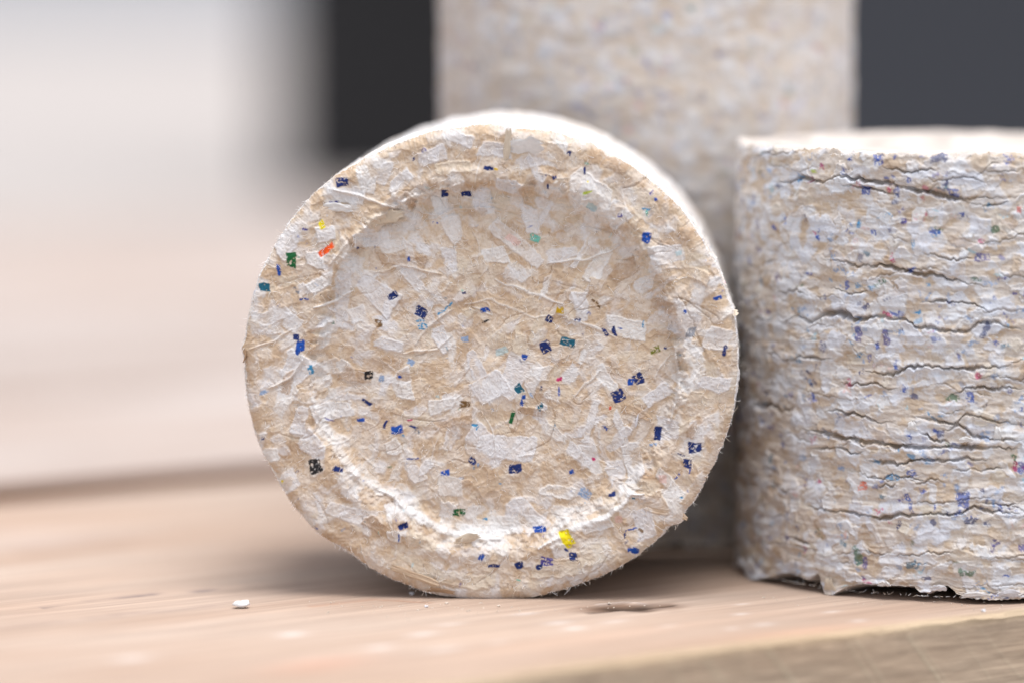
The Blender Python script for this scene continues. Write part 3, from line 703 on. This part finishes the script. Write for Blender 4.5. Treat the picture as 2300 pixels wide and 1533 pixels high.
# ------------------------------------------------------------------ standing briquettes
def standing(cx, cy, R, Ht, seed, label, dense, cracks=None, lip=None, front_span=1.75, tint=None):
    """upright briquette; th=0 faces the camera; map x = arc length from the back seam, y downwards"""
    W = int(2 * np.pi * R); M = body_noise_map(int(Ht) + 4, W, seed, 1.0 if dense else 0.7); r = M.rng
    def uv(x, y):
        d = ray(x, y); A = d[0] ** 2 + d[1] ** 2; Bq = -(d[0] * cx + d[1] * cy); Cq = cx * cx + cy * cy - R * R
        disc = Bq * Bq - A * Cq
        t = (-Bq - math.sqrt(max(disc, 0))) / A
        X, Y, Z = d[0] * t - cx, d[1] * t - cy, H + d[2] * t
        a = math.atan2(X, -Y)
        return (a / (2 * math.pi) + 0.5) * W, Ht - Z
    def crack(pts, depth, w, step):
        pts = np.array(pts); pts = pts[np.argsort(pts[:, 0])]
        x0, x1 = int(max(0, pts[0, 0])), int(min(W, pts[-1, 0]))
        if x1 - x0 < 6: return
        xs = np.arange(x0, x1); n_ = len(xs)
        yc = np.interp(xs, pts[:, 0], pts[:, 1]) + 3.4 * noise1(r, n_, 20) + 2.6 * noise1(r, n_, 7) + 1.0 * noise1(r, n_, 3)
        taper = np.clip(np.minimum(xs - x0, x1 - xs) / (0.22 * n_ + 4), 0, 1) ** 0.7
        taper = taper * (0.75 + 0.35 * noise1(r, n_, 40))
        y0, y1 = int(max(0, yc.min() - 50)), int(min(M.H, yc.max() + 50))
        yy = np.arange(y0, y1)[:, None]; d = yy - yc[None, :]
        ww = np.maximum(0.9, w * taper * (1 + 0.5 * noise1(r, n_, 16)))[None, :]
        g = np.exp(-np.abs(d / ww) ** 2.4)
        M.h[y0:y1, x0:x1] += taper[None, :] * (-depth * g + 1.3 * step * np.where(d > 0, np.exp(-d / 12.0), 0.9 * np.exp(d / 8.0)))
        gc = (g * np.clip(taper, 0, 1)[None, :] * 0.55)[..., None]  # shade inside the crack, painted into the colour
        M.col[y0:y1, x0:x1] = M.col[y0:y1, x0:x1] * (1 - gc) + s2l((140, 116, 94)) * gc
        lp = (np.exp(-((d - w - 2.5) / 2.2) ** 2) * taper[None, :] * 0.55)[..., None]  # lower lip catching the light, painted as a pale line
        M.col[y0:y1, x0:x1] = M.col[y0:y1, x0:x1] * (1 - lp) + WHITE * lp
    if dense:
        for (x, y, w_, h_, a, c) in [(1945, 428, 22, 18, 5, 'b'), (2108, 356, 34, 16, 5, 'n'), (1972, 357, 24, 16, 0, 'b'), (2140, 434, 22, 16, 0, 'b'), (2041, 406, 12, 18, 0, 'b'),
                (2234, 514, 22, 14, 0, 'g'), (1743, 511, 14, 12, 0, 'b'), (1815, 614, 20, 9, 0, 'b'), (1993, 707, 22, 9, -20, 'm'), (2205, 577, 30, 14, 0, 'v'), (2192, 627, 22, 12, 10, 'g'),
                (1929, 750, 16, 30, 0, 'v'), (1990, 756, 14, 30, 0, 'v'), (2215, 745, 12, 34, -30, 'n'), (1937, 1091, 22, 20, 0, 'O'), (1904, 872, 16, 26, 0, 'i'), (1903, 857, 12, 10, 0, 'm'),
                (1733, 1030, 14, 20, 0, 't'), (2006, 1072, 26, 12, -15, 's'), (2040, 1128, 8, 46, 22, 'b'), (2047, 1062, 22, 14, 0, 'b'), (2162, 1122, 24, 34, 0, 'b'), (2205, 1098, 10, 14, 0, 'n'),
                (2140, 893, 26, 10, 0, 'g'), (2176, 892, 18, 24, 0, 'b'), (2095, 1172, 12, 12, -40, 'n'), (1928, 1245, 16, 42, 25, 'g'), (1945, 1262, 10, 24, 10, 'v'), (1893, 1220, 26, 10, -30, 't'),
                (2296, 1046, 20, 20, 0, 'v'), (2296, 1230, 18, 14, 0, 'v'), (2080, 1299, 22, 9, 0, 'n'), (2210, 978, 22, 22, 0, 'p'), (2110, 970, 16, 16, 0, 'n'), (1836, 1082, 14, 9, 0, 'm'),
                (2197, 840, 12, 16, 0, 'm'), (2052, 889, 18, 8, 0, 'n'), (2290, 470, 10, 14, 0, 'r'), (2170, 1285, 34, 12, 0, 'g'), (2048, 1268, 24, 16, 0, 't'), (2085, 641, 12, 8, 0, 's'),
                (1760, 486, 12, 12, 0, 'p'), (1738, 423, 12, 20, 0, 'c'), (1818, 352, 14, 14, 0, 'p'), (1842, 375, 10, 12, 0, 'm'), (1828, 385, 12, 8, 0, 'l'), (2250, 250, 20, 10, 0, 'b'),
                (2180, 1165, 26, 14, -10, 'n'), (1900, 640, 12, 20, 0, 'b'), (1960, 520, 12, 10, 0, 'b'), (2100, 520, 26, 10, 0, 'b'), (2225, 340, 16, 8, 0, 'b'), (2160, 480, 14, 8, 0, 'b')]:
            u_, v_ = uv(x, y); M.ink(u_, v_, w_ * 1.06, h_ * 1.06, a, INKS[c], 0.7, 0, 0, 4, 1.5, 0, -0.35)
        for (x, y, L, w_, a) in [(1835, 515, 60, 60, 0), (2070, 530, 70, 36, -50), (1990, 520, 40, 34, 40), (2160, 405, 90, 34, 0), (2080, 390, 60, 20, 0), (2200, 505, 50, 30, 0), (1905, 690, 90, 50, 10),
                (1870, 760, 60, 34, 20), (2010, 770, 36, 40, 0), (2215, 740, 60, 28, 30), (1920, 960, 110, 34, -8), (2060, 980, 60, 50, 10), (2200, 965, 60, 30, -10), (1930, 1150, 60, 40, 0),
                (2000, 1140, 50, 30, 20), (2100, 1200, 70, 40, -30), (1830, 1090, 60, 20, -20), (2010, 567, 32, 26, 0), (2240, 690, 70, 40, 10), (1775, 1280, 60, 30, 10), (2225, 1110, 60, 30, 0)]:
            u_, v_ = uv(x, y); M.chip(u_, v_, L, w_, a, WHITE, 0.85, 1.0, 1, 6, 3)
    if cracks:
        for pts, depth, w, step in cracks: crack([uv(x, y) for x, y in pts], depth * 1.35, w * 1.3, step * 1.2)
    nh = int((300 if dense else 60) * M.H * W / 3.4e6)
    for _ in range(nh):
        x = r.uniform(0, W); y = r.uniform(20, M.H - 20); L = r.uniform(50, 260); y2 = y
        pts = []
        for q in range(6): pts.append((x + L * q / 5, y2)); y2 += r.normal(0, 8)
        crack(pts, r.uniform(3, 9), r.uniform(1.0, 2.4), r.uniform(0.5, 3))
    M.fibres(int(2500 * M.H * W / 3.4e6 * 2), 18, WHITE, 0.3, 0.6, 0.5)
    M.flush_ink()
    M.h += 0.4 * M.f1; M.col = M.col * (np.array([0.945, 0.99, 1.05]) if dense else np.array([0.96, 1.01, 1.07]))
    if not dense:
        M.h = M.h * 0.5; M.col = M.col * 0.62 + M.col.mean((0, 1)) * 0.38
    # columns: dense where the camera can see
    if dense:
        th = np.r_[np.arange(-math.pi, -front_span, 0.02), np.arange(-front_span, front_span, 2.0 / R), np.arange(front_span, math.pi, 0.02)]
        rows = np.linspace(0, Ht, int(Ht / 1.9))
    else:
        th = np.linspace(-math.pi, math.pi, 520, endpoint=False); rows = np.linspace(0, Ht, int(Ht / 7))
    nth = len(th)
    mu = (th / (2 * np.pi) + 0.5) * (W - 2)
    hh = M.sample(M.h, *np.broadcast_arrays(mu[None, :], rows[:, None])); C = M.sample(M.col, *np.broadcast_arrays(mu[None, :], rows[:, None]))
    q = np.arange(W)
    def per(a): return np.interp(mu, q, a)
    topn = per(4.0 * noise1(r, W, 60) + 3.5 * noise1(r, W, 16) + 2.0 * noise1(r, W, 6) + 9 * np.clip(noise1(r, W, 11) - 0.3, 0, 1) ** 1.5)
    back = np.clip((np.abs(th) - 1.7) / 0.3, 0, 1)
    topn = topn + back * per(9 * np.clip(noise1(r, W, 110), -0.1, 1) + 5 * noise1(r, W, 30)) - 14 * back
    botn = per(6 * noise1(r, W, 50) + 5 * noise1(r, W, 18) + 3 * noise1(r, W, 7)); botn = np.clip(10 + botn, 0.0, 40)
    if lip:
        pu = [uv(x, y) for x, y in lip]; ux = [p[0] for p in pu]; uz = [max(0.5, (Ht - p[1]) * 1.7 - 5) for p in pu]
        wgt = np.clip((mu - ux[0]) / 40, 0, 1) * np.clip((ux[-1] + 60 - mu) / 60, 0, 1)
        botn = botn * (1 - wgt) + (np.interp(mu, ux, uz) + per(1.6 * noise1(r, W, 7) + 1.0 * noise1(r, W, 4))) * wgt
        botn = np.maximum(botn, 0.3)
    fr = rows[:, None] / Ht                       # 0 top .. 1 bottom
    dt = rows[:, None]; db = Ht - rows[:, None]
    zz = (Ht - rows[:, None]) + topn[None, :] * np.exp(-dt / 10.0) + botn[None, :] * np.exp(-db / 22.0)
    flare = 9 * np.exp(-db / 26.0) * (1.2 - botn[None, :] / 22.0) - 5 * np.exp(-dt / 6.0)
    rad = R + hh + flare
    P = np.stack([rad * np.sin(th), -rad * np.cos(th), zz], -1)
    # top and bottom ends: dished, lumpy
    nc = 90 if dense else 40
    f = np.linspace(1, 0, nc); fT = f[:, None]
    lum = fbm(np.random.default_rng(seed + 5), nc, nth, 5, max(4, nth / 90), 3)
    Pt = np.stack([P[0, :, 0][None] * fT, P[0, :, 1][None] * fT, zz[0][None] * np.exp(-(1 - fT) * 20) + (1 - np.exp(-(1 - fT) * 20)) * Ht + 2.5 * lum * np.clip((1 - fT) * 12, 0, 1) - 30 * sm(0.78, 0.70, fT)], -1)
    Ct = np.broadcast_to(TAN2 * 0.6 + WHITE * 0.25, Pt.shape) * (1 + 0.25 * lum)[..., None]
    Pb = np.stack([P[-1, :, 0][None] * fT, P[-1, :, 1][None] * fT, zz[-1][None] * np.exp(-(1 - fT) * 5) + (1 - np.exp(-(1 - fT) * 5)) * 1.0 + 0 * fT], -1)
    o = build('paper_briquette', [(Pt[::-1].copy(), Ct[::-1].copy(), True), (P, C, True), (Pb, Ct.copy(), True)], PAPER, loc=(cx, cy, 0.0))
    tag(o, label, 'briquette', 'pressed paper briquettes')
    return o, uv

def z5(pts): return [(1640 + x / 2.643, 240 + y / 2.643) for x, y in pts]
def z6(pts): return [(1600 + x / 2.554, 800 + y / 2.554) for x, y in pts]
CR = [(z5([(220,440),(320,460),(400,420),(460,425),(520,450),(600,430),(650,415),(740,425),(850,450),(1000,465),(1120,490),(1220,515),(1340,545),(1480,545),(1640,550),(1744,530)]), 15, 3.6, 3),
      (z5([(640,450),(760,475),(900,500),(1010,515)]), 9, 2.0, 2), (z5([(900,350),(1040,385),(1140,370),(1240,385)]), 9, 2.0, 2),
      (z5([(1480,380),(1600,385),(1744,375)]), 6, 1.5, 1),
      (z5([(540,915),(660,910),(740,940),(850,935),(960,945),(1060,975),(1150,990),(1270,1010),(1400,1045),(1560,1070)]), 13, 3.0, 3),
      (z5([(1120,870),(1250,890),(1380,905),(1500,890)]), 7, 1.6, 2),
      (z5([(300,1285),(400,1245),(460,1280),(560,1230),(640,1215),(700,1235),(740,1270),(860,1235),(950,1250),(1060,1275),(1120,1310),(1300,1325),(1400,1330),(1470,1290),(1560,1270),(1650,1310),(1744,1335)]), 22, 5.5, 5),
      (z5([(1130,1155),(1240,1140),(1290,1165),(1380,1155),(1500,1200),(1560,1240)]), 11, 2.4, 3),
      (z5([(270,1110),(400,1095),(470,1120)]), 7, 1.8, 2), (z5([(580,1065),(700,1115),(800,1095),(840,1080)]), 10, 2.2, 2), (z5([(350,1490),(500,1480),(620,1500)]), 9, 2.2, 2),
      (z5([(1370,560),(1480,590),(1560,580),(1680,560)]), 8, 1.8, 1),
      (z6([(850,95),(950,98),(1030,95),(1120,60),(1300,60),(1480,70),(1600,60),(1788,30)]), 14, 3.0, 4),
      (z6([(1360,215),(1450,185),(1600,180),(1788,175)]), 13, 2.6, 4), (z6([(230,290),(330,270),(400,310),(480,290)]), 20, 6, 4),
      (z6([(470,400),(580,430),(700,450),(830,465),(900,490),(1000,500),(1130,515),(1250,515),(1400,510),(1560,520),(1788,525)]), 18, 4.2, 5),
      (z6([(640,320),(740,310),(860,340),(980,380),(1060,370)]), 13, 3.0, 4), (z6([(1140,350),(1250,355),(1380,390),(1450,330),(1560,350),(1640,370),(1788,390)]), 16, 4.0, 4),
      (z6([(1300,420),(1420,400),(1500,450),(1600,470),(1788,480)]), 12, 3.0, 4), (z6([(1180,430),(1280,480),(1380,500)]), 12, 2.6, 3),
      (z6([(860,600),(980,605),(1060,615),(1200,590),(1330,600),(1480,585),(1600,595)]), 16, 3.6, 4), (z6([(560,530),(720,520),(800,555),(880,545)]), 12, 2.8, 4),
      (z6([(490,850),(640,880),(780,890),(960,930),(1100,905),(1250,900),(1340,915),(1500,860),(1600,890),(1788,900)]), 15, 3.2, 4),
      (z6([(1040,1135),(1200,1130),(1400,1125)]), 8, 2, 2), (z6([(1340,640),(1500,650),(1700,640)]), 9, 2.2, 3), (z6([(700,130),(800,160),(900,155),(1020,180),(1100,175)]), 8, 2, 2),
      (z6([(400,1030),(500,1050),(580,1090)]), 10, 2.6, 3), (z6([(1500,840),(1640,850),(1788,830)]), 8, 2, 3)]
LIP = z6([(110,1170),(140,1195),(180,1215),(215,1260),(250,1278),(320,1272),(440,1260),(500,1280),(540,1300),(575,1285),(600,1262),(625,1320),(660,1370),(690,1385),(720,1352),(770,1335),(830,1325),(1000,1330),
          (1150,1340),(1190,1365),(1250,1370),(1280,1340),(1340,1335),(1400,1375),(1500,1390),(1600,1395),(1788,1390)])
RC = (1073.0, 9780.0, 540.0, 1007.0)
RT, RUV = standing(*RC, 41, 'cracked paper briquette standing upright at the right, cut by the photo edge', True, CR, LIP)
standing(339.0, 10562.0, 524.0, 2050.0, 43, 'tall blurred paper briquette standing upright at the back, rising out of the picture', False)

# fluffy torn tuft at the right briquette's foot, flakes on its rims
def cyl_pt(x, y, out=0.0):
    cx, cy, R, Ht = RC; u_, v_ = RUV(x, y); W = int(2 * np.pi * R); a = (u_ / W - 0.5) * 2 * math.pi
    return np.array([(R + out) * math.sin(a), -(R + out) * math.cos(a), Ht - v_]), a
for i, (x, y, out, L, Wd, curl, vert, c) in enumerate([(1700, 1276, 12, 46, 40, 0.7, 1, WHITE2), (1678, 1262, 10, 30, 26, 0.9, 0, WHITE), (1868, 1318, 8, 40, 30, 0.5, 1, CREAM), (1990, 1308, 8, 30, 14, 0.6, 0, WHITE2),
        (2110, 1318, 8, 40, 16, 0.5, 0, WHITE), (2190, 1332, 9, 60, 14, 0.4, 0, WHITE2), (2262, 1330, 9, 50, 18, 0.4, 0, WHITE), 
        (2170, 985, 6, 30, 14, 0.6, 0, WHITE2), (2240, 975, 6, 34, 18, 0.6, 1, WHITE2), (2050, 960, 5, 30, 22, 0.5, 1, WHITE2)]):
    p, a_ = cyl_pt(x, y, out); tang = (math.cos(a_), math.sin(a_), 0.05); up = (math.sin(a_) * .5, -math.cos(a_) * .5, 1)
    u_, v_ = (up, tang) if vert else (tang, up)
    p[2] = max(p[2], 16)
    flake('paper_flake', RT, p, u_, v_, L, Wd, curl, c, 300 + i, 2.2)
n = 500; a = r.uniform(-1.7, 1.7, n); top = r.random(n) < 0.5
S3 = np.stack([(540 - 1) * np.sin(a), -(540 - 1) * np.cos(a), np.where(top, 999.0, 14.0)], -1)
D3 = np.stack([np.sin(a) * .4 + np.cos(a) * r.normal(0, 1, n), -np.cos(a) * .4 + np.sin(a) * r.normal(0, 1, n), np.where(top, .7, .2)], -1)
fuzz(RT, S3, D3, r.uniform(6, 16, n), 9)

# ------------------------------------------------------------------ paper dust round the contact points
def dust():
    rr = np.random.default_rng(8); n = 110
    pts = []
    for _ in range(n):
        q = rr.random()
        if q < 0.55: x = rr.normal(1080, 190); y = 1356 + abs(rr.normal(0, 14))
        elif q < 0.8: x = rr.uniform(1680, 2290); y = 1350 + abs(rr.normal(0, 14)) - max(0, (1900 - x)) * 0.12
        else: x = rr.uniform(600, 1400); y = 1350 + abs(rr.normal(0, 9))
        if st(x, y)[1] < 15: continue
        pts.append(ground(x, y))
    V, Fc, Cl = [], [], []
    for g_ in pts:
        sz = rr.uniform(0.8, 2.0) * (2.6 if rr.random() < 0.06 else 1); a = rr.uniform(0, 6.28); el = rr.uniform(1, 2.6)
        b0 = len(V); ca, sa = math.cos(a), math.sin(a)
        for (u_, v_, w_) in [(-el, -.7, 0), (el, -.6, 0), (el * .8, .8, 0), (-el * .7, .6, 0), (-el * .6, -.3, .9), (el * .5, -.4, 1.2), (el * .4, .4, .9), (-el * .4, .4, 1.1)]:
            V.append(((g_[0] + (u_ * ca - v_ * sa) * sz) * K, (g_[1] + (u_ * sa + v_ * ca) * sz) * K, (w_ * sz + 0.3) * K)); Cl.append(TAN2 * 0.85)
        for f_ in [(0, 1, 5, 4), (1, 2, 6, 5), (2, 3, 7, 6), (3, 0, 4, 7), (4, 5, 6, 7), (3, 2, 1, 0)]: Fc.append(tuple(b0 + k for k in f_))
    me = bpy.data.meshes.new('paper_dust'); me.from_pydata(V, [], Fc); at = me.color_attributes.new('tint', 'FLOAT_COLOR', 'POINT')
    at.data.foreach_set('color', np.c_[np.array(Cl) * .82, np.ones(len(Cl))].astype(np.float32).ravel()); me.materials.append(PAPER)
    o = bpy.data.objects.new('paper_dust', me); COL.objects.link(o)
    tag(o, 'fine pale paper dust scattered on the plank along the briquettes', 'dust', None, 'stuff')
dust()
# ------------------------------------------------------------------ crumbs on the plank
def crumb(x, y, L, Wd, color, seed, label):
    g = ground(x, y); rr = np.random.default_rng(seed); n_, m_ = 14, 20
    ph = np.linspace(-math.pi / 2, math.pi / 2, n_)[:, None]; t_ = np.linspace(0, 2 * np.pi, m_, endpoint=False)[None, :]
    j = 1 + 0.28 * fbm(rr, n_, m_, 4, 4, 2); j[:, -1] = j[:, 0]
    P = np.stack([np.cos(ph) * np.cos(t_) * L / 2 * j, np.cos(ph) * np.sin(t_) * L / 3 * j, (np.sin(ph) + 0 * t_) * Wd / 2 * j + 0.25 * Wd * np.cos(t_ * 2) * np.cos(ph)], -1)
    zmin = P[..., 2].min(); P[..., 2] -= zmin
    o = build('paper_crumb', [(P, np.ones((n_, m_, 3)) * color, True)], PAPER, loc=(g[0], g[1], 0.0), rotz=rr.uniform(-.3, .3))
    return tag(o, label, 'crumb', 'paper crumbs fallen on the plank')
crumb(543, 1364, 42, 14, WHITE2, 1, 'white paper crumb lying alone on the plank left of the briquettes')
for i, (x, y, L, w_, lab) in enumerate([(925, 1336, 12, 7, 'tiny pale crumb under the lower left edge of the lying briquette'), (1003, 1356, 8, 5, 'speck of paper dust just below the lying briquette, left of its lowest point'),
        (957, 1364, 9, 5, 'small crumb in front of the lying briquette, at its lower left'), (1120, 1362, 7, 4, 'speck of dust in front of the lowest point of the lying briquette'),
        (2209, 1374, 10, 6, 'tiny crumb at the plank edge under the cracked briquette')]):
    crumb(x, y, L, w_, TAN2 if i % 2 else WHITE, 10 + i, lab)
